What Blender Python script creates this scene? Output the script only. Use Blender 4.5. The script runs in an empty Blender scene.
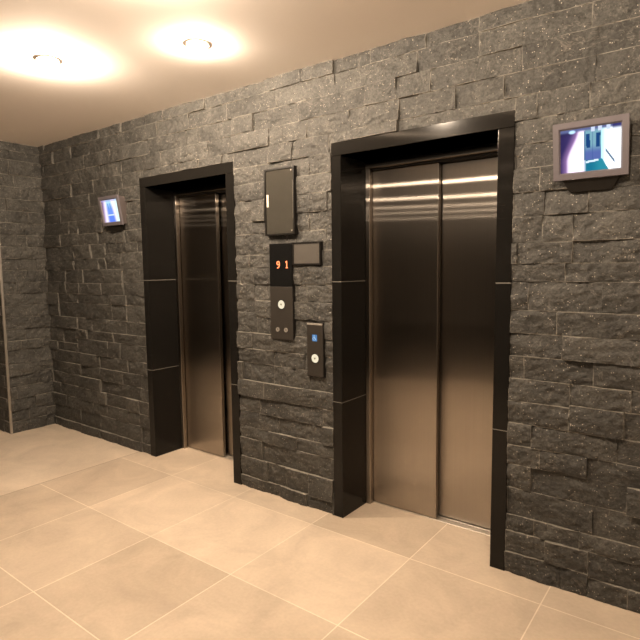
import bpy, bmesh, math, random
import numpy as np
from mathutils import Matrix, Vector
random.seed(7)
C = bpy.context.scene.collection
sc = bpy.context.scene

# ------------------------------------------------------------------ node helpers
def new_mat(name):
    m = bpy.data.materials.new(name); m.use_nodes = True
    nt = m.node_tree
    for n in list(nt.nodes): nt.nodes.remove(n)
    out = nt.nodes.new('ShaderNodeOutputMaterial')
    return m, nt, out
def nd(nt, typ, **kw):
    n = nt.nodes.new('ShaderNode' + typ)
    for k, v in kw.items():
        if k == 'inp':
            for a, b in v.items(): n.inputs[a].default_value = b
        else: setattr(n, k, v)
    return n
def pbr(name, col, rough=0.5, metal=0.0, spec=0.5, bump=None, var=0.0):
    m, nt, out = new_mat(name)
    p = nd(nt, 'BsdfPrincipled', inp={'Base Color': (*col, 1), 'Roughness': rough, 'Metallic': metal, 'Specular IOR Level': spec})
    nt.links.new(p.outputs[0], out.inputs[0])
    tc = nd(nt, 'TexCoord')
    nz = nd(nt, 'TexNoise', inp={'Scale': bump[0] if bump else 30.0, 'Detail': 4.0})
    nt.links.new(tc.outputs['Object'], nz.inputs['Vector'])
    if var:
        mr = nd(nt, 'MapRange', inp={3: 1 - var, 4: 1 + var})
        nt.links.new(nz.outputs[0], mr.inputs[0])
        vm = nd(nt, 'VectorMath', operation='SCALE'); vm.inputs[0].default_value = col
        nt.links.new(mr.outputs[0], vm.inputs['Scale']); nt.links.new(vm.outputs[0], p.inputs['Base Color'])
    if bump:
        b = nd(nt, 'Bump', inp={'Strength': bump[1], 'Distance': bump[2]})
        nt.links.new(nz.outputs[0], b.inputs['Height']); nt.links.new(b.outputs[0], p.inputs['Normal'])
    return m
def emit(name, col, s):
    m, nt, out = new_mat(name)
    e = nd(nt, 'Emission', inp={'Color': (*col, 1), 'Strength': s})
    nt.links.new(e.outputs[0], out.inputs[0]); return m

def steel_mat(name, col, r=0.165, aniso=0.92, r2=0.33, mixf=0.35):
    # hairline steel, grain running vertically
    m, nt, out = new_mat(name)
    tc = nd(nt, 'TexCoord'); mp = nd(nt, 'Mapping', inp={'Scale': (260, 260, 1.2)})
    nz = nd(nt, 'TexNoise', inp={'Scale': 1.0, 'Detail': 3.0})
    nt.links.new(tc.outputs['Object'], mp.inputs[0]); nt.links.new(mp.outputs[0], nz.inputs['Vector'])
    mr = nd(nt, 'MapRange', inp={3: 0.90, 4: 1.10}); nt.links.new(nz.outputs[0], mr.inputs[0])
    vm = nd(nt, 'VectorMath', operation='SCALE'); vm.inputs[0].default_value = col
    nt.links.new(mr.outputs[0], vm.inputs['Scale'])
    tg = nd(nt, 'CombineXYZ', inp={2: 1.0})
    g1 = nd(nt, 'BsdfAnisotropic', distribution='BECKMANN', inp={'Roughness': r, 'Anisotropy': aniso})
    g2 = nd(nt, 'BsdfAnisotropic', distribution='BECKMANN', inp={'Roughness': r2, 'Anisotropy': 0.6})
    # very slight oil-canning of the sheet
    wv = nd(nt, 'TexNoise', inp={'Scale': 2.2, 'Detail': 0.0}); nt.links.new(tc.outputs['Object'], wv.inputs['Vector'])
    bp = nd(nt, 'Bump', inp={'Strength': 0.03, 'Distance': 0.006}); nt.links.new(wv.outputs[0], bp.inputs['Height'])
    for g in (g1, g2):
        nt.links.new(vm.outputs[0], g.inputs['Color']); nt.links.new(tg.outputs[0], g.inputs['Tangent'])
        nt.links.new(bp.outputs[0], g.inputs['Normal'])
    mx = nd(nt, 'MixShader', inp={0: mixf})
    nt.links.new(g1.outputs[0], mx.inputs[1]); nt.links.new(g2.outputs[0], mx.inputs[2])
    nt.links.new(mx.outputs[0], out.inputs[0]); return m

def black_clad_mat():
    m, nt, out = new_mat('black_cladding')
    p = nd(nt, 'BsdfPrincipled', inp={'Base Color': (0.008, 0.0074, 0.0066, 1), 'Roughness': 0.13, 'Specular IOR Level': 0.17})
    g = nd(nt, 'BsdfAnisotropic', distribution='GGX', inp={'Roughness': 0.2, 'Anisotropy': 0.85, 'Color': (0.55, 0.5, 0.45, 1)})
    tg = nd(nt, 'CombineXYZ', inp={2: 1.0}); nt.links.new(tg.outputs[0], g.inputs['Tangent'])
    mx = nd(nt, 'MixShader', inp={0: 0.006})
    nt.links.new(p.outputs[0], mx.inputs[1]); nt.links.new(g.outputs[0], mx.inputs[2]); nt.links.new(mx.outputs[0], out.inputs[0])
    return m

def stone_mat():
    m, nt, out = new_mat('split_face_slate')
    L = nt.links.new
    p = nd(nt, 'BsdfPrincipled', inp={'Roughness': 0.62, 'Specular IOR Level': 0.45})
    L(p.outputs[0], out.inputs[0])
    tc = nd(nt, 'TexCoord'); at = nd(nt, 'Attribute', attribute_name='tone')
    n1 = nd(nt, 'TexNoise', inp={'Scale': 9.0, 'Detail': 6.0, 'Roughness': 0.65}); L(tc.outputs['Object'], n1.inputs['Vector'])
    cr = nd(nt, 'ValToRGB'); L(n1.outputs[0], cr.inputs[0])
    e = cr.color_ramp.elements; e[0].position = 0.3; e[0].color = (0.025, 0.0245, 0.0225, 1); e[1].position = 0.72; e[1].color = (0.060, 0.058, 0.052, 1)
    mr = nd(nt, 'MapRange', inp={3: 0.80, 4: 1.22}); L(at.outputs['Fac'], mr.inputs[0])
    vm = nd(nt, 'VectorMath', operation='SCALE'); L(cr.outputs[0], vm.inputs[0]); L(mr.outputs[0], vm.inputs['Scale'])
    # fine grain
    n2 = nd(nt, 'TexNoise', inp={'Scale': 85.0, 'Detail': 4.0, 'Roughness': 0.7}); L(tc.outputs['Object'], n2.inputs['Vector'])
    m2 = nd(nt, 'MapRange', inp={1: 0.3, 2: 0.7, 3: 0.42, 4: 1.68}); L(n2.outputs[0], m2.inputs[0])
    v2 = nd(nt, 'VectorMath', operation='SCALE'); L(vm.outputs[0], v2.inputs[0]); L(m2.outputs[0], v2.inputs['Scale'])
    # pale crystalline flecks
    vo = nd(nt, 'TexVoronoi', inp={'Scale': 125.0}); L(tc.outputs['Object'], vo.inputs['Vector'])
    sx = nd(nt, 'SeparateColor'); L(vo.outputs['Color'], sx.inputs[0])
    g1 = nd(nt, 'Math', operation='GREATER_THAN', inp={1: 0.92}); L(sx.outputs[0], g1.inputs[0])
    g2 = nd(nt, 'Math', operation='LESS_THAN', inp={1: 0.30}); L(vo.outputs['Distance'], g2.inputs[0])
    g3 = nd(nt, 'Math', operation='MULTIPLY'); L(g1.outputs[0], g3.inputs[0]); L(g2.outputs[0], g3.inputs[1])
    # thin pale veins
    n3 = nd(nt, 'TexNoise', inp={'Scale': 3.4, 'Detail': 5.0, 'Roughness': 0.6, 'Distortion': 1.4}); L(tc.outputs['Object'], n3.inputs['Vector'])
    s3 = nd(nt, 'Math', operation='SUBTRACT', inp={1: 0.5}); L(n3.outputs[0], s3.inputs[0])
    a3 = nd(nt, 'Math', operation='ABSOLUTE'); L(s3.outputs[0], a3.inputs[0])
    v3 = nd(nt, 'MapRange', inp={1: 0.0, 2: 0.006, 3: 0.22, 4: 0.0}); L(a3.outputs[0], v3.inputs[0])
    ad = nd(nt, 'Math', operation='ADD'); ad.use_clamp = True; L(g3.outputs[0], ad.inputs[0]); L(v3.outputs[0], ad.inputs[1])
    mx = nd(nt, 'Mix', data_type='RGBA'); L(ad.outputs[0], mx.inputs[0]); L(v2.outputs[0], mx.inputs[6]); mx.inputs[7].default_value = (0.34, 0.31, 0.265, 1)
    sw = nd(nt, 'Attribute', attribute_name='sawn'); m5 = nd(nt, 'Mix', data_type='RGBA'); L(sw.outputs['Fac'], m5.inputs[0]); L(mx.outputs[2], m5.inputs[6]); m5.inputs[7].default_value = (0.23, 0.215, 0.185, 1)
    L(m5.outputs[2], p.inputs['Base Color'])
    rg = nd(nt, 'MapRange', inp={3: 0.62, 4: 0.25}); L(g3.outputs[0], rg.inputs[0]); L(rg.outputs[0], p.inputs['Roughness'])
    # micro relief
    n4 = nd(nt, 'TexNoise', inp={'Scale': 48.0, 'Detail': 7.0, 'Roughness': 0.7}); L(tc.outputs['Object'], n4.inputs['Vector'])
    b = nd(nt, 'Bump', inp={'Strength': 1.0, 'Distance': 0.009}); L(n4.outputs[0], b.inputs['Height'])
    n6 = nd(nt, 'TexNoise', inp={'Scale': 130.0, 'Detail': 3.0, 'Roughness': 0.7}); L(tc.outputs['Object'], n6.inputs['Vector'])
    b2 = nd(nt, 'Bump', inp={'Strength': 0.9, 'Distance': 0.003}); L(n6.outputs[0], b2.inputs['Height']); L(b.outputs[0], b2.inputs['Normal']); L(b2.outputs[0], p.inputs['Normal'])
    return m

def floor_mat():
    m, nt, out = new_mat('beige_stone_tiles')
    L = nt.links.new
    p = nd(nt, 'BsdfPrincipled', inp={'Roughness': 0.48, 'Specular IOR Level': 0.4}); L(p.outputs[0], out.inputs[0])
    tc = nd(nt, 'TexCoord')
    T = 0.647
    mp = nd(nt, 'Mapping', inp={'Location': (3.179 + 20 * T + 0.0025, 0.183 + 20 * T + 0.0025, 0)}); L(tc.outputs['Object'], mp.inputs[0])
    br = nd(nt, 'TexBrick', offset=0.0, offset_frequency=2, squash=1.0)
    br.inputs['Scale'].default_value = 1.0; br.inputs['Mortar Size'].default_value = 0.003; br.inputs['Mortar Smooth'].default_value = 0.3
    br.inputs['Brick Width'].default_value = T; br.inputs['Row Height'].default_value = T; br.inputs['Bias'].default_value = 0
    br.inputs['Color1'].default_value = (0.45, 0.37, 0.285, 1); br.inputs['Color2'].default_value = (0.60, 0.50, 0.395, 1)
    br.inputs['Mortar'].default_value = (0.70, 0.61, 0.49, 1)
    L(mp.outputs[0], br.inputs['Vector'])
    n1 = nd(nt, 'TexNoise', inp={'Scale': 3.0, 'Detail': 7.0, 'Roughness': 0.62, 'Distortion': 0.8}); L(tc.outputs['Object'], n1.inputs['Vector'])
    r1 = nd(nt, 'MapRange', inp={1: 0.3, 2: 0.7, 3: 0.84, 4: 1.12}); L(n1.outputs[0], r1.inputs[0])
    n2 = nd(nt, 'TexNoise', inp={'Scale': 60.0, 'Detail': 4.0}); L(tc.outputs['Object'], n2.inputs['Vector'])
    r2 = nd(nt, 'MapRange', inp={1: 0.3, 2: 0.7, 3: 0.96, 4: 1.04}); L(n2.outputs[0], r2.inputs[0])
    mm = nd(nt, 'Math', operation='MULTIPLY'); L(r1.outputs[0], mm.inputs[0]); L(r2.outputs[0], mm.inputs[1])
    vm = nd(nt, 'VectorMath', operation='SCALE'); L(br.outputs['Color'], vm.inputs[0]); L(mm.outputs[0], vm.inputs['Scale'])
    sp = nd(nt, 'SeparateXYZ'); L(tc.outputs['Object'], sp.inputs[0])
    lt = nd(nt, 'Math', operation='LESS_THAN', inp={1: -3.826}); L(sp.outputs[0], lt.inputs[0])
    v9 = nd(nt, 'VectorMath', operation='SCALE'); v9.inputs[0].default_value = (0.61, 0.515, 0.41); L(mm.outputs[0], v9.inputs['Scale'])
    m9 = nd(nt, 'Mix', data_type='RGBA'); L(lt.outputs[0], m9.inputs[0]); L(vm.outputs[0], m9.inputs[6]); L(v9.outputs[0], m9.inputs[7])
    cj = nd(nt, 'Math', operation='COMPARE', inp={1: -3.826, 2: 0.0035}); L(sp.outputs[0], cj.inputs[0])
    m8 = nd(nt, 'Mix', data_type='RGBA'); L(cj.outputs[0], m8.inputs[0]); L(m9.outputs[2], m8.inputs[6]); m8.inputs[7].default_value = (0.28, 0.22, 0.16, 1)
    L(m8.outputs[2], p.inputs['Base Color'])
    n5 = nd(nt, 'TexNoise', inp={'Scale': 12.0, 'Detail': 6.0, 'Distortion': 0.6}); L(tc.outputs['Object'], n5.inputs['Vector'])
    b = nd(nt, 'Bump', inp={'Strength': 0.35, 'Distance': 0.004}); L(n5.outputs[0], b.inputs['Height']); L(b.outputs[0], p.inputs['Normal'])
    return m

def vcol_emit(name, s):
    m, nt, out = new_mat(name)
    a = nd(nt, 'Attribute', attribute_name='picture')
    e = nd(nt, 'Emission', inp={'Strength': s}); nt.links.new(a.outputs['Color'], e.inputs['Color'])
    g = nd(nt, 'BsdfGlossy', inp={'Roughness': 0.1, 'Color': (0.04, 0.04, 0.04, 1)})
    ad = nd(nt, 'AddShader'); nt.links.new(e.outputs[0], ad.inputs[0]); nt.links.new(g.outputs[0], ad.inputs[1])
    nt.links.new(ad.outputs[0], out.inputs[0]); return m

M = dict(
    stone=stone_mat(), floor=floor_mat(), clad=black_clad_mat(),
    steel=steel_mat('hairline_steel', (0.385, 0.35, 0.312)),
    joint=pbr('joint_sealant', (0.16, 0.15, 0.13), 0.5, var=0.1),
    sill=pbr('sill_aluminium', (0.62, 0.57, 0.5), 0.4, 0.7, var=0.06),
    dark=pbr('dark_void', (0.012, 0.012, 0.012), 0.8, var=0.1),
    ceil=pbr('ceiling_plaster', (0.92, 0.87, 0.83), 0.9, bump=(120, 0.08, 0.002), var=0.015),
    plain=pbr('far_wall_paint', (0.19, 0.175, 0.16), 0.8, bump=(30, 0.1, 0.003), var=0.15),
    darkfloor=pbr('dark_hall_floor', (0.10, 0.085, 0.07), 0.95, bump=(300, 0.4, 0.003), var=0.2),
    light=pbr('bounce_wall_paint', (0.66, 0.60, 0.53), 0.85, bump=(60, 0.1, 0.002), var=0.02),
    darkceil=pbr('dark_hall_ceiling', (0.10, 0.088, 0.078), 0.9, bump=(120, 0.08, 0.002), var=0.03),
    trim=pbr('corner_trim_metal', (0.45, 0.42, 0.38), 0.35, 0.8, var=0.05),
    blackm=pbr('black_satin_metal', (0.009, 0.008, 0.007), 0.35, 0.0, 0.2, var=0.1),
    bronze=pbr('brown_grey_faceplate', (0.028, 0.0245, 0.021), 0.38, 0.1, var=0.06),
    glassblk=pbr('black_display_glass', (0.006, 0.006, 0.006), 0.08, 0.0, 0.5, var=0.05),
    plate=pbr('grey_brushed_plate', (0.062, 0.056, 0.049), 0.45, 0.1, var=0.05),
    notice=pbr('grey_glossy_board', (0.038, 0.0355, 0.030), 0.07, 0.0, 0.55, var=0.08),
    bezel=pbr('monitor_bezel', (0.115, 0.103, 0.115), 0.42, 0.2, var=0.05),
    house=pbr('monitor_housing', (0.075, 0.062, 0.06), 0.5, 0.1, var=0.08),
    reflpaint=pbr('painted_reflection', (0.55, 0.50, 0.43), 0.6, var=0.02),  # pale colour for the reflection painted on the notice board
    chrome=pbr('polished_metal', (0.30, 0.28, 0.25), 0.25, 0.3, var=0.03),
    screw=pbr('screw_metal', (0.10, 0.09, 0.08), 0.4, 0.6, var=0.05),
    btn=emit('lit_button', (0.42, 0.37, 0.265), 1.0),
    btnmark=pbr('button_mark', (0.10, 0.09, 0.05), 0.6, var=0.05),
    led=emit('red_led', (1.0, 0.22, 0.08), 1.4),
    blue=emit('blue_lit_sign', (0.06, 0.15, 0.30), 0.7),
    white=emit('white_lit_mark', (0.40, 0.52, 0.65), 0.6),
    lamp=emit('lamp_glow', (1.0, 0.76, 0.52), 25.0),
    lampring=pbr('lamp_ring', (0.7, 0.66, 0.6), 0.5, var=0.03),
    screen=vcol_emit('camera_picture', 1.0),
)

# ------------------------------------------------------------------ mesh helpers
def link_mesh(name, me, mat, parent=None):
    o = bpy.data.objects.new(name, me); C.objects.link(o)
    mats = mat if isinstance(mat, (list, tuple)) else [mat]
    for m in mats: me.materials.append(m)
    if parent: o.parent = parent
    return o
def obj(name, bm, mat, parent=None, loc=None, smooth=False):
    bmesh.ops.recalc_face_normals(bm, faces=bm.faces[:])
    me = bpy.data.meshes.new(name); bm.to_mesh(me); bm.free()
    if smooth:
        for p in me.polygons: p.use_smooth = True
        try: me.set_sharp_from_angle(angle=math.radians(35))
        except Exception: pass
    o = link_mesh(name, me, mat, parent)
    if loc: o.location = loc
    return o
def box(bm, x0, x1, y0, y1, z0, z1, bev=0.0, seg=2, mi=0):
    v = [bm.verts.new(p) for p in ((x0,y0,z0),(x1,y0,z0),(x1,y1,z0),(x0,y1,z0),(x0,y0,z1),(x1,y0,z1),(x1,y1,z1),(x0,y1,z1))]
    fs = [bm.faces.new([v[i] for i in q]) for q in ((0,3,2,1),(4,5,6,7),(0,1,5,4),(1,2,6,5),(2,3,7,6),(3,0,4,7))]
    for f in fs: f.material_index = mi
    if bev:
        es = list({e for f in fs for e in f.edges})
        r = bmesh.ops.bevel(bm, geom=es, offset=bev, segments=seg, affect='EDGES', profile=0.5)
        for f in r['faces']: f.material_index = mi
    return fs
def bx(*a, **k):
    bm = bmesh.new(); box(bm, *a, **k); return bm
def disc_y(bm, cx, cz, y0, y1, r, n=32, bev=0.0):
    # cylinder along y
    a = [bm.verts.new((cx + r*math.cos(t*2*math.pi/n), y0, cz + r*math.sin(t*2*math.pi/n))) for t in range(n)]
    rr = r - bev
    a2 = [bm.verts.new((cx + rr*math.cos(t*2*math.pi/n), y0 - bev, cz + rr*math.sin(t*2*math.pi/n))) for t in range(n)] if bev else None
    b = [bm.verts.new((cx + r*math.cos(t*2*math.pi/n), y1, cz + r*math.sin(t*2*math.pi/n))) for t in range(n)]
    for i in range(n):
        j = (i+1) % n
        bm.faces.new((a[i], a[j], b[j], b[i]))
        if bev: bm.faces.new((a[i], a2[i], a2[j], a[j]))
    bm.faces.new(a2 if bev else a); bm.faces.new(b[::-1])
def ring_y(bm, cx, cz, y0, y1, r0, r1, n=32):
    L = []
    for r, y in ((r1, y1), (r1, y0), (r0, y0), (r0, y1)):
        L.append([bm.verts.new((cx + r*math.cos(t*2*math.pi/n), y, cz + r*math.sin(t*2*math.pi/n))) for t in range(n)])
    for k in range(4):
        A, B = L[k], L[(k+1) % 4]
        for i in range(n):
            j = (i+1) % n; bm.faces.new((A[i], A[j], B[j], B[i]))
def frame_y(bm, x0, x1, z0, z1, y0, y1, w, bev=0.0):
    # rectangular mitred frame, front at y0
    o = [(x0,z0),(x1,z0),(x1,z1),(x0,z1)]; i = [(x0+w,z0+w),(x1-w,z0+w),(x1-w,z1-w),(x0+w,z1-w)]
    for k in range(4):
        l = (k+1) % 4
        q = [o[k], o[l], i[l], i[k]]
        a = [bm.verts.new((p[0], y0, p[1])) for p in q]; b = [bm.verts.new((p[0], y1, p[1])) for p in q]
        bm.faces.new(a); bm.faces.new(b[::-1])
        for s in range(4):
            t = (s+1) % 4; bm.faces.new((a[s], b[s], b[t], a[t]))
def empty(name, loc, label=None, cat=None, group=None, kind=None):
    o = bpy.data.objects.new(name, None); C.objects.link(o); o.location = loc; o.empty_display_size = 0.1
    tag(o, label, cat, group, kind); return o
def tag(o, label=None, cat=None, group=None, kind=None):
    if label: o['label'] = label
    if cat: o['category'] = cat
    if group: o['group'] = group
    if kind: o['kind'] = kind
    return o

# ------------------------------------------------------------------ measures
ZC = 2.661            # ceiling
XC = -5.235           # inner corner, left
XR = 1.9
YB = -10.4            # far wall behind the camera
YS = -0.41            # left wall's outer corner
DX = -1.829           # from the right lift to the left lift
FR = dict(x0=-1.842, x1=-0.809, z1=2.207, ix0=-1.776, ix1=-0.883, iz=2.134, yd=0.245)

# ------------------------------------------------------------------ split-face stone wall
def vnoise(x, y, seed):
    xi = np.floor(x).astype(np.int64); yi = np.floor(y).astype(np.int64); fx = x - xi; fy = y - yi
    fx = fx*fx*(3-2*fx); fy = fy*fy*(3-2*fy)
    def h(a, b):
        n = (a*374761393 + b*668265263 + seed*1442695041) & 0xffffffff
        n = ((n ^ (n >> 13)) * 1274126177) & 0xffffffff
        return ((n ^ (n >> 16)) & 0xffff) / 65535.0
    return (h(xi,yi)*(1-fx)+h(xi+1,yi)*fx)*(1-fy) + (h(xi,yi+1)*(1-fx)+h(xi+1,yi+1)*fx)*fy
def subtract(rects, hole):
    out = []
    hx0, hx1, hz0, hz1 = hole
    for (a, b, c, d) in rects:
        if b <= hx0 or a >= hx1 or d <= hz0 or c >= hz1: out.append((a, b, c, d)); continue
        if a < hx0: out.append((a, hx0, c, d))
        if b > hx1: out.append((hx1, b, c, d))
        if d > hz1: out.append((max(a,hx0), min(b,hx1), hz1, d))
        if c < hz0: out.append((max(a,hx0), min(b,hx1), c, hz0))
    return [r for r in out if r[1]-r[0] > 0.004 and r[3]-r[2] > 0.004]
def stone_wall(name, u0, u1, place, holes=(), res=lambda u: 0.008, seed=1, backing=None, relief=1.0):
    """bricks laid out over u (along) and z; place(u, h, z) -> world arrays, h = distance out of the wall"""
    rnd = random.Random(seed)
    bricks = []
    zs = [0.0]
    while zs[-1] < ZC - 0.03: zs.append(zs[-1] + 0.1078)
    zs[-1] = ZC
    k = 0
    while k < len(zs) - 1:
        if k + 2 <= len(zs) - 1 and rnd.random() < 0.72:
            za, zm, zb = zs[k], zs[k+1], zs[k+2]; k += 2
            u = u0 - rnd.random()*0.5
            while u < u1:
                w = rnd.uniform(0.5, 1.15)
                z_mid = zm + rnd.choice([0, 0, 0, -0.028, 0.026, -0.012, 0.012])
                for (c, d) in ((za, z_mid), (z_mid, zb)):
                    v = u
                    while v < u + w - 1e-6:
                        l = min(rnd.uniform(0.16, 0.52), u + w - v)
                        if u + w - v - l < 0.1: l = u + w - v
                        bricks.append((v, v+l, c, d)); v += l
                u += w
        else:
            c, d = zs[k], zs[k+1]; k += 1
            v = u0 - rnd.random()*0.4
            while v < u1:
                l = rnd.uniform(0.16, 0.55); bricks.append((v, v+l, c, d)); v += l
    clipped = []
    for b in bricks:
        a = max(b[0], u0); e = min(b[1], u1)
        if e - a < 0.005: continue
        rs = [(a, e, b[2], b[3])]
        for h in holes: rs = subtract(rs, h)
        for r in rs: clipped.append((r, b))
    V = []; F = []; T = []; S = []; n0 = 0
    cache = {}
    for (r, b) in clipped:
        key = b
        if key not in cache:
            cache[key] = dict(p=rnd.choice([0.001, 0.003, 0.005, 0.007, 0.009, 0.012, 0.016]), t=rnd.random(),
                pl=[(rnd.uniform(-.10,.10), rnd.uniform(-.22,.22), rnd.uniform(0.0,0.008)) for _ in range(4)], s=rnd.randrange(9999))
        q = cache[key]
        g = 0.0008
        a, e, c, d = r[0]+g, r[1]-g, r[2]+g, r[3]-g
        st = res((a+e)/2)
        nu = max(2, int(math.ceil((e-a)/st))); nz = max(2, int(math.ceil((d-c)/st)))
        ed = 0.0026
        au = np.concatenate([[a], np.linspace(a+ed, e-ed, nu+1), [e]]); az = np.concatenate([[c], np.linspace(c+ed, d-ed, nz+1), [d]])
        U, Z = np.meshgrid(au, az)
        cu, cz = (b[0]+b[1])/2, (b[2]+b[3])/2
        planes = np.stack([q['pl'][i][2] + q['pl'][i][0]*(U-cu) + q['pl'][i][1]*(Z-cz) for i in range(4)])
        h = planes.min(axis=0)*0.75 + 0.006
        w1 = U + 0.02*vnoise(U*9, Z*9, q['s']+3)
        h = h + 0.0070*(vnoise(w1*16, Z*26, q['s'])-.5) + 0.0060*(1-np.abs(2*vnoise(w1*27+Z*9, Z*38-w1*8, q['s']+1)-1)-.5) + 0.0045*(vnoise(w1*75, Z*90, q['s']+2)-.5)
        dist = np.minimum(np.minimum(U-b[0], b[1]-U), np.minimum(Z-b[2], b[3]-Z))
        h = h - 0.0045*np.exp(-np.maximum(dist,0)/0.006)*np.clip(2.2*vnoise(U*22, Z*22, q['s']+5)-0.9,0,1)
        h = np.clip((q['p'] + h)*relief, 0.0005, 0.026 if relief == 1.0 else 0.034)
        m, n = U.shape
        W = place(U.ravel(), h.ravel(), Z.ravel()); V.append(W)
        idx = np.arange(m*n).reshape(m, n) + n0
        quads = np.stack([idx[:-1,:-1], idx[:-1,1:], idx[1:,1:], idx[1:,:-1]], -1).reshape(-1,4); F.append(quads)
        cnt = m*n
        bidx = np.concatenate([idx[0,:], idx[1:,-1], idx[-1,-2::-1], idx[-2:0:-1,0]])
        lu = np.concatenate([U[0,:], U[1:,-1], U[-1,-2::-1], U[-2:0:-1,0]]); lz = np.concatenate([Z[0,:], Z[1:,-1], Z[-1,-2::-1], Z[-2:0:-1,0]])
        V.append(place(lu, np.full_like(lu, -0.004), lz))
        nb = len(bidx); V.append(W[bidx - n0])
        sk = np.arange(nb) + n0 + cnt; tp = sk + nb
        F.append(np.stack([tp, sk, np.roll(sk,-1), np.roll(tp,-1)], -1))
        T.append(np.full(cnt+2*nb, q['t'])); 
        sw = np.zeros((m, n)); bd = np.ones((m, n), bool); bd[1:-1,1:-1] = False
        sw[bd] = np.clip(3.2*vnoise(U[bd]*14+3, Z[bd]*14, 77)-0.9, 0, 1)
        side = np.ones(nb); side[n:n+m-2] = 0.2; side[2*n+m-2:] = 0.2
        S.append(np.concatenate([sw.ravel(), side, side])); n0 += cnt + 2*nb
    if backing:
        for (a, e, d0, d1, c, d) in backing:       # u0,u1,depth0,depth1,z0,z1  (depth behind the face)
            us = np.array([a,e,e,a,a,e,e,a]); hs = -np.array([d0,d0,d1,d1,d0,d0,d1,d1]); zz = np.array([c,c,c,c,d,d,d,d])
            V.append(place(us, hs, zz)); q = np.array([(0,1,5,4),(1,2,6,5),(2,3,7,6),(3,0,4,7),(4,5,6,7),(3,2,1,0)]) + n0
            F.append(q); T.append(np.full(8, 0.0)); S.append(np.zeros(8)); n0 += 8
    V = np.concatenate(V); F = np.concatenate(F); T = np.concatenate(T); S = np.concatenate(S)
    me = bpy.data.meshes.new(name)
    me.vertices.add(len(V)); me.vertices.foreach_set('co', V.astype(np.float32).ravel())
    me.loops.add(F.size); me.loops.foreach_set('vertex_index', F.astype(np.int32).ravel())
    me.polygons.add(len(F)); me.polygons.foreach_set('loop_start', (np.arange(len(F))*4).astype(np.int32))
    me.update(calc_edges=True)
    at = me.attributes.new('tone', 'FLOAT', 'POINT'); at.data.foreach_set('value', T.astype(np.float32))
    at = me.attributes.new('sawn', 'FLOAT', 'POINT'); at.data.foreach_set('value', S.astype(np.float32))
    me.validate()
    return tag(link_mesh(name, me, M['stone']), kind='structure')

hR = (FR['x0'], FR['x1'], -1, FR['z1']); hL = (FR['x0']+DX, FR['x1']+DX, -1, FR['z1'])
yb = 0.42
back = [(XC-0.2, hL[0]+0.02, 0.003, yb, 0, ZC), (hL[1]-0.02, hR[0]+0.02, 0.003, yb, 0, ZC), (hR[1]-0.02, XR, 0.003, yb, 0, ZC),
        (hL[0]+0.02, hL[1]-0.02, 0.003, yb, 2.19, ZC), (hR[0]+0.02, hR[1]-0.02, 0.003, yb, 2.19, ZC)]
stone_wall('wall_front', XC, XR, lambda u, h, z: np.stack([u, -h, z], -1), (hR, hL),
           lambda u: 0.0075 if u > -3 and u < 0 else (0.0095 if u < 0 else 0.03), 11, back)
stone_wall('wall_left', YS+0.004, -0.0, lambda u, h, z: np.stack([XC+h, u, z], -1), (), lambda u: 0.0095, 23, [(YS+0.05, 0.0, 0.003, 0.2, 0, ZC)], 1.25)
stone_wall('wall_left_return', -8.0, XC-0.004, lambda u, h, z: np.stack([u, YS-h, z], -1), (), lambda u: 0.012 if u > -5.7 else 0.04, 31, [(-8.0, XC-0.003, 0.003, 0.4, 0, ZC)])
# outer-corner metal trim
bm = bmesh.new(); box(bm, XC-0.004, XC+0.016, YS-0.016, YS+0.004, 0, ZC, 0.003, 2)
tag(obj('trim_1', bm, M['trim']), kind='structure')

# other walls, floor, ceiling
def plainbox(name, mat, *a):
    return tag(obj(name, bx(*a), mat), kind='structure')
plainbox('floor', M['floor'], -8.2, XR+0.2, -3.6, 0.42, -0.1, 0.0)
plainbox('floor_hall', M['darkfloor'], -8.2, XR+0.2, YB-0.2, -3.6, -0.1, 0.0)  # unseen floor, added dark so the steel doors mirror a dim hall
plainbox('ceiling', M['ceil'], -8.2, XR+0.2, -2.75, 0.42, ZC, ZC+0.1)
plainbox('ceiling_hall', M['darkceil'], -8.2, XR+0.2, YB-0.2, -2.75, ZC, ZC+0.1)  # unseen ceiling, darkened for its reflection in the steel doors
plainbox('wall_back', M['plain'], -8.2, XR+0.2, YB-0.2, YB, 0, ZC)
plainbox('wall_right', M['light'], XR, XR+0.2, YB, 0.42, 0, ZC)  # unseen wall, made pale to bounce light onto ceiling and stone
plainbox('wall_far_left', M['plain'], -8.2, -8.0, YB, 0.0, 0, ZC)

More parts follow.
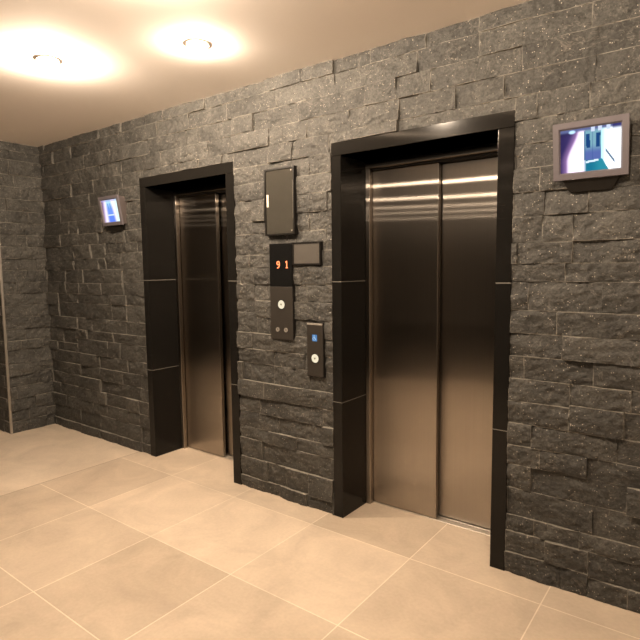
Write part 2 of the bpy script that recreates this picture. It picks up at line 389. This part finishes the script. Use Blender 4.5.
# ------------------------------------------------------------------ lift entrances
def lift(n, dx, label):
    root = empty('door_%d' % n, (FR['ix0']+dx+0.44, 0.0, 0), label, 'elevator door', None, 'structure')
    ox = root.location.x
    X = lambda v: v + dx - ox
    x0, x1, z1, i0, i1, iz, yd = (FR[k] for k in ('x0','x1','z1','ix0','ix1','iz','yd'))
    yf = -0.016; g = 0.0018
    # black cladding: each jamb is an L of three stacked pieces, plus the head
    js = [0.0, 0.707, 1.42, iz]
    for side in (0, 1):
        bm = bmesh.new()
        for k in range(3):
            a, b = js[k] + (g if k else 0), js[k+1] - g
            if side == 0: box(bm, X(x0), X(i0), yf, yd+0.15, a, b, 0.0015, 2)
            else: box(bm, X(i1), X(x1), yf, yd+0.15, a, b, 0.0015, 2)
        obj('jamb_cladding', bm, M['clad'], root)
        bm = bmesh.new()
        for k in (1, 2):
            if side == 0: box(bm, X(x0)+.001, X(i0)-.0008, yf+0.0008, yd+0.04, js[k]-g, js[k]+g)
            else: box(bm, X(i1)+.0008, X(x1)-.001, yf+0.0008, yd+0.04, js[k]-g, js[k]+g)
        obj('cladding_joint', bm, M['joint'], root)
    bm = bmesh.new(); box(bm, X(x0), X(x1), yf, yd+0.15, iz, z1, 0.0015, 2)
    obj('head_cladding', bm, M['clad'], root)
    # steel inner frame: returns and head
    ys = yd
    bm = bmesh.new(); box(bm, X(i0), X(i0)+0.031, ys, ys+0.036, 0.0, iz-0.042, 0.004, 3); obj('steel_jamb', bm, M['steel'], root)
    bm = bmesh.new(); box(bm, X(i1)-0.031, X(i1), ys+0.126, ys+0.142, 0.0, iz-0.042, 0.002, 2); obj('steel_jamb', bm, M['steel'], root)
    bm = bmesh.new(); box(bm, X(i0), X(i1), ys, ys+0.036, iz-0.042, iz, 0.003, 3); obj('steel_head', bm, M['steel'], root)
    bm = bmesh.new(); box(bm, X(i0)+.03, X(i1), ys+0.037, ys+0.13, iz-0.052, iz, 0); obj('door_track', bm, M['dark'], root)
    # sliding panels: the left one runs in front of the right one
    bm = bmesh.new(); box(bm, X(i0)+0.025, X(i0)+0.461, ys+0.040, ys+0.072, 0.006, iz-0.055, 0.005, 3); obj('door_panel', bm, M['steel'], root)
    bm = bmesh.new(); box(bm, X(i0)+0.430, X(i1)-0.0015, ys+0.096, ys+0.124, 0.012, iz-0.055, 0.003, 2); obj('door_panel', bm, M['steel'], root)
    bm = bmesh.new(); box(bm, X(i0)+0.001, X(i1)-.001, ys+0.040, ys+0.088, 0.0, 0.003, 0.0008, 1); box(bm, X(i0)+0.001, X(i1)-.001, ys+0.092, ys+0.128, 0.0, 0.004, 0.0008, 1)
    obj('sill', bm, M['sill'], root)
    bm = bmesh.new(); box(bm, X(x0)+.03, X(x1)-.03, ys+0.145, ys+0.17, 0.0, iz); obj('shaft_backing', bm, M['dark'], root)
    return root
lift(1, DX, 'left elevator doors, two brushed steel sliding panels in a black frame, near the room corner')
lift(2, 0.0, 'right elevator doors, larger in view, two brushed steel sliding panels in a black frame')

# ------------------------------------------------------------------ indicator / operating panel between the lifts
def seg_stroke(bm, pts, w, y0, y1):
    for (a, b) in zip(pts[:-1], pts[1:]):
        d = Vector((b[0]-a[0], b[1]-a[1])); L = d.length; d /= L; n = Vector((-d.y, d.x))*w/2; e = d*w*0.35
        q = [(a[0]-e.x+n.x, a[1]-e.y+n.y), (a[0]-e.x-n.x, a[1]-e.y-n.y), (b[0]+e.x-n.x, b[1]+e.y-n.y), (b[0]+e.x+n.x, b[1]+e.y+n.y)]
        A = [bm.verts.new((p[0], y0, p[1])) for p in q]; B = [bm.verts.new((p[0], y1, p[1])) for p in q]
        bm.faces.new(A); bm.faces.new(B[::-1])
        for i in range(4): j = (i+1) % 4; bm.faces.new((A[i], B[i], B[j], A[j]))
px0, px1, pz0, pz1, py = -2.314, -2.130, 1.055, 1.655, -0.034
ind = empty('indicator_panel', ((px0+px1)/2, 0, pz0), 'tall black elevator indicator panel showing 9 and 1, with one lit round button', 'elevator panel')
o = Vector(ind.location)
def PB(x0, x1, y0, y1, z0, z1, bev=0.0015, off=o): return bx(x0-off.x, x1-off.x, y0, y1, z0-off.z, z1-off.z, bev=bev)
obj('back_box', PB(px0+.004, px1-.001, py+0.006, 0.0, pz0+.002, pz1-.002, .001), M['blackm'], ind)
obj('faceplate', PB(px0, px1, py, py+0.006, pz0, 1.386), M['bronze'], ind)
obj('display_window', PB(px0, px1, py, py+0.006, 1.387, pz1), M['glassblk'], ind)
d9 = bmesh.new()
cx, cz, w, h = -2.241-o.x, 1.524-o.z, 0.020, 0.040
seg_stroke(d9, [(cx+w/2, cz+h*.05), (cx-w*.3, cz), (cx-w/2, cz+h*.2), (cx-w*.35, cz+h*.45), (cx+w*.25, cz+h*.5), (cx+w/2, cz+h*.3), (cx+w/2, cz-h*.1), (cx+w*.2, cz-h*.42), (cx-w*.35, cz-h*.5)], 0.0058, py-0.0012, py)
obj('digit_nine', d9, M['led'], ind)
d1 = bmesh.new(); cx = -2.172-o.x
seg_stroke(d1, [(cx-w*.3, cz+h*.38), (cx+w*.05, cz+h*.5), (cx+w*.05, cz-h*.5)], 0.0062, py-0.0012, py)
seg_stroke(d1, [(cx-w*.3, cz-h*.5), (cx+w*.4, cz-h*.5)], 0.004, py-0.0012, py)
obj('digit_one', d1, M['led'], ind)
def round_button(root, o, x, z, r, y, name='call_button'):
    bm = bmesh.new(); ring_y(bm, x-o.x, z-o.z, y-0.003, y, r, r+0.0035); obj('button_ring', bm, M['blackm'], root, smooth=True)
    bm = bmesh.new(); disc_y(bm, x-o.x, z-o.z, y-0.003, y, r, 36, 0.002); b = obj(name, bm, M['btn'], root)
    bm = bmesh.new(); s = r*0.28; cx, cz = x-o.x, z-o.z
    A = [(cx-s, cz+s*.7), (cx+s, cz+s*.7), (cx, cz-s*1.1)]
    a = [bm.verts.new((p[0], y-0.0056, p[1])) for p in A]; c = [bm.verts.new((p[0], y-0.0048, p[1])) for p in A]
    bm.faces.new(a); bm.faces.new(c[::-1])
    for i in range(3): j = (i+1) % 3; bm.faces.new((a[i], c[i], c[j], a[j]))
    mk = obj('arrow_mark', bm, M['btnmark'], b)
round_button(ind, o, -2.219, 1.276, 0.027, py)
for kx in (-2.254, -2.186):
    bm = bmesh.new(); ring_y(bm, kx-o.x, 1.117-o.z, py-0.003, py, 0.009, 0.014); 
    disc_y(bm, kx-o.x, 1.117-o.z, py-0.0012, py, 0.009, 24); k = obj('key_switch', bm, M['chrome'], ind, smooth=True)
    bm = bmesh.new(); box(bm, kx-o.x-.0015, kx-o.x+.0015, py-.002, py-.0011, 1.117-o.z-.006, 1.117-o.z+.006); obj('key_slot', bm, M['dark'], k)

# grey blank plate beside the indicator's top
bp = empty('cover_plate', (-2.022, 0, 1.52), 'blank grey metal plate in a thin black frame beside the digit display', 'cover plate')
o = Vector(bp.location)
bm = bmesh.new(); frame_y(bm, -2.128-o.x, -1.914-o.x, 1.519-o.z, 1.656-o.z, -0.031, 0.0, 0.009); obj('plate_frame', bm, M['blackm'], bp)
obj('plate', bx(-2.119-o.x, -1.923-o.x, -0.028, 0.0, 1.528-o.z, 1.647-o.z, bev=0.001), M['plate'], bp)
for x in (-2.106, -1.936):
    bm = bmesh.new(); disc_y(bm, x-o.x, 1.588-o.z, -0.0295, -0.028, 0.0035, 16); obj('screw', bm, M['screw'], bp)

# glossy notice board above
nb = empty('notice_board', (-2.220, 0, 1.707), 'tall glossy grey notice board in a thin black frame, above the indicator panel', 'notice board')
o = Vector(nb.location)
bm = bmesh.new(); frame_y(bm, -2.342-o.x, -2.100-o.x, 1.706-o.z, 2.113-o.z, -0.040, 0.0, 0.010); obj('board_frame', bm, M['blackm'], nb)
obj('board', bx(-2.332-o.x, -2.110-o.x, -0.034, 0.0, 1.716-o.z, 2.103-o.z), M['notice'], nb)
for (x, z) in ((-2.124, 2.089), (-2.124, 1.730)):
    bm = bmesh.new(); disc_y(bm, x-o.x, z-o.z, -0.038, -0.034, 0.005, 20, 0.001); obj('stud', bm, M['chrome'], nb)

obj('reflection_strip', bx(-2.326-o.x, -2.311-o.x, -0.0352, -0.034, 1.882-o.z, 1.958-o.z), M['reflpaint'], nb)['label'] = 'small white upright reflection painted on the board'  # pale strip put in for a bright reflection in the glossy board
obj('edge_highlight', bx(-2.1145-o.x, -2.111-o.x, -0.0362, -0.034, 1.80-o.z, 2.03-o.z), M['chrome'], nb)  # sliver added as the bright highlight along the board's right edge
# small call panel near the right lift
cp = empty('call_panel', (-1.963, 0, 0.843), 'small dark call panel with blue wheelchair sign and lit round button', 'call panel')
o = Vector(cp.location); cy = -0.030
obj('back_box', PB(-2.027, -1.899, cy+0.006, 0.0, 0.843, 1.178, .001, o), M['blackm'], cp)
obj('faceplate', PB(-2.023, -1.903, cy, cy+0.006, 0.848, 1.166, .0015, o), M['bronze'], cp)
obj('top_lip', PB(-2.021, -1.905, cy-0.002, cy+0.004, 1.160, 1.172, .001, o), M['chrome'], cp)
sg = obj('wheelchair_sign', PB(-1.982, -1.946, cy-0.0015, cy, 1.062, 1.102, .0003, o), M['blue'], cp)
bm = bmesh.new(); ax, az = -1.964-o.x, 1.082-o.z
disc_y(bm, ax-0.003, az+0.0135, cy-0.0024, cy-0.0015, 0.0028, 16)
seg_stroke(bm, [(ax-.003, az+.009), (ax-.002, az-.001), (ax+.006, az-.001), (ax+.009, az-.011), (ax+.012, az-.010)], 0.003, cy-0.0024, cy-0.0015)
seg_stroke(bm, [(ax-.0025, az+.005), (ax+.004, az+.005)], 0.002, cy-0.0024, cy-0.0015)
seg_stroke(bm, [(ax-.004+.0085*math.cos(t), az-.005+.0085*math.sin(t)) for t in [math.radians(100+k*22) for k in range(11)]], 0.002, cy-0.0024, cy-0.0015)
obj('wheelchair_symbol', bm, M['white'], sg)
round_button(cp, o, -1.961, 0.958, 0.0265, cy)

# ------------------------------------------------------------------ wall monitors showing the cabin camera
def mixc(a, b, t): return tuple(a[i]*(1-t)+b[i]*t for i in range(3))
def sm(e0, e1, x):
    t = max(0, min(1, (x-e0)/(e1-e0))); return t*t*(3-2*t)
def pic_right(u, v):          # u 0..1 left to right, v 0..1 top to bottom
    c = mixc((0.07, 0.05, 0.22), (0.16, 0.11, 0.42), sm(0, 0.35, u))
    c = mixc(c, (0.03, 0.03, 0.10), sm(0.22, 0.02, v)*0.5)
    edge = 0.36 - 0.19*sm(0.0, 0.75, v)            # bright cabin wall sweeping down to the left
    t = sm(edge-0.20, edge+0.02, u)
    if t > 0: c = mixc(c, (0.75, 0.42, 0.95), min(1, t*1.2)); c = mixc(c, (2.6, 2.2, 2.8), sm(0.55, 1.0, t))
    xl, xr = 0.405, 0.665                           # doorway at the far end
    if u > xl - 0.02: c = mixc(c, (0.55, 0.95, 1.15), sm(xl-0.02, xl+0.02, u))
    if xl < u < xr + 0.02 and 0.08 < v < 0.74:
        c = mixc((0.42, 0.85, 1.05), (0.20, 0.30, 0.85), sm(0.36, 0.60, v))
        for (a, b, s) in ((0.435, 0.50, 0.02), (0.60, 0.665, -0.02)):
            uu = u - s*(v-0.3)
            if a < uu < b and 0.15 < v < 0.46: c = (0.02, 0.12, 0.42)
        if 0.535 < u < 0.55: c = mixc(c, (0.08, 0.2, 0.6), 0.6)
        if u < xl + 0.02: c = (0.10, 0.35, 0.6)
    if u >= xr + 0.02:
        c = mixc((1.2, 2.1, 2.4), (2.6, 2.8, 3.0), sm(0.68, 0.80, u))
        dd = (v-0.56) - (u-0.76)*2.0                # dark handrail
        if 0.76 < u < 0.90 and abs(dd) < 0.035 and v < 0.97: c = (0.25, 0.4, 0.6)
    lb = 0.46 + (u-0.4)*(-0.25)
    if v > 0.74:
        right = 0.70 + (v-0.74)*0.40
        if xl+0.03 < u < right: c = mixc((0.02, 0.36, 0.60), (0.05, 0.55, 0.75), sm(0.5, 0.7, u))
        if 0.43 < u < 0.64 and abs(v - (0.79 - 0.13*(u-0.43))) < 0.022: c = (1.6, 1.9, 2.2)
    if v < 0.10:
        c = mixc((0.25, 0.3, 0.65), c, sm(0.03, 0.10, v))
        for a in (0.55, 0.66, 0.80): 
            if abs(u-a) < 0.03: c = (1.3, 1.5, 1.9)
    d = ((u-0.20)/0.07)**2 + ((v-0.06)/0.05)**2
    c = mixc((1.2, 1.8, 2.4), c, sm(0.2, 1.0, d))
    if u > 0.86: c = mixc(c, (0.08, 0.08, 0.35), sm(0.16, 0.02, v))
    return c
def pic_left(u, v):
    c = (2.6, 2.3, 2.9)
    c = mixc((0.45, 0.22, 0.60), c, sm(0.0, 0.26, u - 0.08*(1-v)+0.06))
    m = 0.47 + 0.08*(v-0.4); d = abs(u - m); w = 0.24 + 0.12*v
    core = mixc((1.1, 1.9, 2.6), (0.40, 0.75, 2.1), sm(0.05, 0.45, v)); core = mixc(core, (0.30, 0.60, 2.2), sm(0.55, 0.8, v))
    c = mixc(core, c, sm(w*0.35, w, d))
    if 0.16 < v < 0.42 and (abs(u-m+.07) < 0.035 or abs(u-m-.07) < 0.035): c = mixc(c, (0.35, 0.8, 1.6), 0.8)
    if 0.66 < v < 0.72 and d < 0.2: c = mixc(c, (2.0, 2.4, 2.9), 0.8)
    if u > 0.72: c = mixc(c, (1.5, 2.6, 2.5), sm(0.72, 0.9, u)*0.7)
    if v < 0.07: c = mixc(c, (0.9, 0.9, 1.6), 0.6)
    return c
def monitor(cx, w, pic, label, gain):
    z0, z1 = 1.862, 2.094; yt, ybm = -0.095, -0.058
    root = empty('monitor', (cx, 0, z0), label, 'monitor', 'camera monitors on the lift wall')
    hw = w/2; H = z1-z0
    Y = lambda z: ybm + (yt-ybm)*(z/H)
    # bezel: tilted mitred frame with a sloping inner lip
    b = 0.030
    bm = bmesh.new()
    o = [(-hw,0),(hw,0),(hw,H),(-hw,H)]; i1 = [(-hw+b-.006,b-.006),(hw-b+.006,b-.006),(hw-b+.006,H-b+.006),(-hw+b-.006,H-b+.006)]
    i2 = [(-hw+b,b),(hw-b,b),(hw-b,H-b),(-hw+b,H-b)]
    loops = [[(p[0], Y(p[1])+0.014, p[1]) for p in o], [(p[0]*.99, Y(p[1]), H/2+(p[1]-H/2)*.99) for p in o],
             [(p[0], Y(p[1]), p[1]) for p in i1], [(p[0], Y(p[1])+0.007, p[1]) for p in i2], [(p[0], Y(p[1])+0.014, p[1]) for p in i2]]
    VV = [[bm.verts.new(p) for p in l] for l in loops]
    for k in range(5):
        A, B = VV[k], VV[(k+1) % 5]
        for s in range(4): t = (s+1) % 4; bm.faces.new((A[s], A[t], B[t], B[s]))
    obj('bezel', bm, M['bezel'], root)
    # housing behind the bezel
    bm = bmesh.new(); q = 0.006
    f = [(-hw+q, q), (hw-q, q), (hw-q, H-q), (-hw+q, H-q)]; r = [(-hw+.014, .014), (hw-.014, .014), (hw-.014, H-.010), (-hw+.014, H-.010)]
    A = [bm.verts.new((p[0], Y(p[1])+0.012, p[1])) for p in f]; B = [bm.verts.new((p[0], 0.0, p[1])) for p in r]
    bm.faces.new(A); bm.faces.new(B[::-1])
    for s in range(4): t = (s+1) % 4; bm.faces.new((A[s], A[t], B[t], B[s]))
    obj('housing', bm, M['house'], root)
    # mounting bracket below
    bm = bmesh.new()
    T = [(-hw+.028, -0.050), (hw-.028, -0.050), (hw-.028, 0.0), (-hw+.028, 0.0)]; Bt = [(-hw+.062, -0.026), (hw-.062, -0.026), (hw-.062, 0.0), (-hw+.062, 0.0)]
    A = [bm.verts.new((p[0], p[1], 0.014)) for p in T]; B = [bm.verts.new((p[0], p[1], -0.048)) for p in Bt]
    bm.faces.new(A[::-1]); bm.faces.new(B)
    for s in range(4): t = (s+1) % 4; bm.faces.new((A[s], B[s], B[t], A[t]))
    obj('bracket', bm, M['blackm'], root)
    # screen
    NX, NY = 96, 72
    us = np.linspace(0, 1, NX+1); vs = np.linspace(0, 1, NY+1); vv = []; ff = []
    for v in vs:
        for u in us:
            zz = (H-b) - v*(H-2*b); vv.append((-hw+b + u*(w-2*b), Y(zz)+0.0075, zz))
    for jj in range(NY):
        for ii in range(NX):
            a = jj*(NX+1)+ii; ff.append((a, a+NX+1, a+NX+2, a+1))
    me = bpy.data.meshes.new('screen'); me.from_pydata(vv, [], ff)
    ca = me.color_attributes.new('picture', 'FLOAT_COLOR', 'POINT')
    for jj, v in enumerate(vs):
        for ii, u in enumerate(us):
            c = pic(u, v); ca.data[jj*(NX+1)+ii].color = (c[0]*gain, c[1]*gain, c[2]*gain, 1)
    link_mesh('screen', me, M['screen'], root)
    return root
monitor(-3.996, 0.278, pic_left, 'small wall monitor seen from the side, left of the left elevator', 0.21)
monitor(-0.481, 0.288, pic_right, 'tilted wall monitor right of the right elevator, showing a cabin camera view', 0.24)

# ------------------------------------------------------------------ recessed downlights
WARM = (1.0, 0.79, 0.585)
def downlight(x, y, power, label, r=0.04, soft=0.008):
    root = empty('downlight', (x, y, ZC), label, 'ceiling light', 'recessed downlights')
    bm = bmesh.new(); n = 32
    L = []
    for rr, z in ((r+0.018, 0.0), (r+0.016, -0.006), (r+0.002, -0.006), (r, 0.0)):
        L.append([bm.verts.new((rr*math.cos(t*2*math.pi/n), rr*math.sin(t*2*math.pi/n), z)) for t in range(n)])
    for k in range(3):
        for i in range(n): j = (i+1) % n; bm.faces.new((L[k][i], L[k][j], L[k+1][j], L[k+1][i]))
    obj('trim_ring', bm, M['lampring'], root, smooth=True)
    bm = bmesh.new(); prev = None
    for k in range(5):                                   # shallow frosted dome
        a = k*math.pi/2/5; rr = r*math.cos(a); zz = -0.003 - 0.003*math.sin(a)
        cur = [bm.verts.new((rr*math.cos(t*2*math.pi/n), rr*math.sin(t*2*math.pi/n), zz)) for t in range(n)]
        if prev:
            for i in range(n): j = (i+1) % n; bm.faces.new((prev[i], prev[j], cur[j], cur[i]))
        prev = cur
    bm.faces.new(prev)
    f = obj('lens', bm, M['lamp'], root, smooth=True)
    ld = bpy.data.lights.new('downlight_beam', 'POINT'); ld.energy = power; ld.color = WARM; ld.shadow_soft_size = soft
    lo = bpy.data.objects.new('beam', ld); C.objects.link(lo); lo.parent = root; lo.location = (0, 0, -0.016)
    return root
downlight(-2.25, -0.62, 16, 'recessed ceiling downlight above the panels between the two elevators')
downlight(-3.05, -1.0, 66, 'recessed ceiling downlight nearest the room corner')
downlight(-0.35, -1.2, 34, 'recessed ceiling downlight in front of the right-hand monitor')
downlight(-1.75, -1.3, 68, 'recessed ceiling downlight in front of the right elevator')
for i, (x, y) in enumerate([(-0.6, -4.05), (-1.25, -5.75), (-1.3, -7.1), (-1.35, -8.2), (-1.4, -9.6)]):
    downlight(x, y, [20, 15, 6, 5, 5][i], 'recessed downlight behind the viewer, %s from the elevators' % ['first', 'second', 'third', 'fourth', 'farthest'][i], soft=0.014)

w = bpy.data.worlds.new('World'); sc.world = w; w.use_nodes = True
w.node_tree.nodes['Background'].inputs[0].default_value = (0.02, 0.018, 0.015, 1)

# ------------------------------------------------------------------ camera
cam = bpy.data.cameras.new('Camera'); co = bpy.data.objects.new('Camera', cam); C.objects.link(co)
r = Vector((0.79836249, 0.60207283, -0.01120884)); u = Vector((-0.04885198, 0.08330892, 0.99532563)); f = Vector((-0.60019232, 0.79408307, -0.09592317))
mm = Matrix(((r.x, u.x, -f.x, 0.0), (r.y, u.y, -f.y, -2.57318719), (r.z, u.z, -f.z, 1.5), (0, 0, 0, 1)))
co.matrix_world = mm
cam.sensor_fit = 'HORIZONTAL'; cam.sensor_width = 36; cam.lens = 36*538.634/640; cam.clip_start = 0.05
sc.camera = co
sc.view_settings.view_transform = 'Standard'; sc.view_settings.look = 'None'
sc.view_settings.gamma = 1; sc.view_settings.use_curve_mapping = False
sc.view_settings.exposure = 1.15
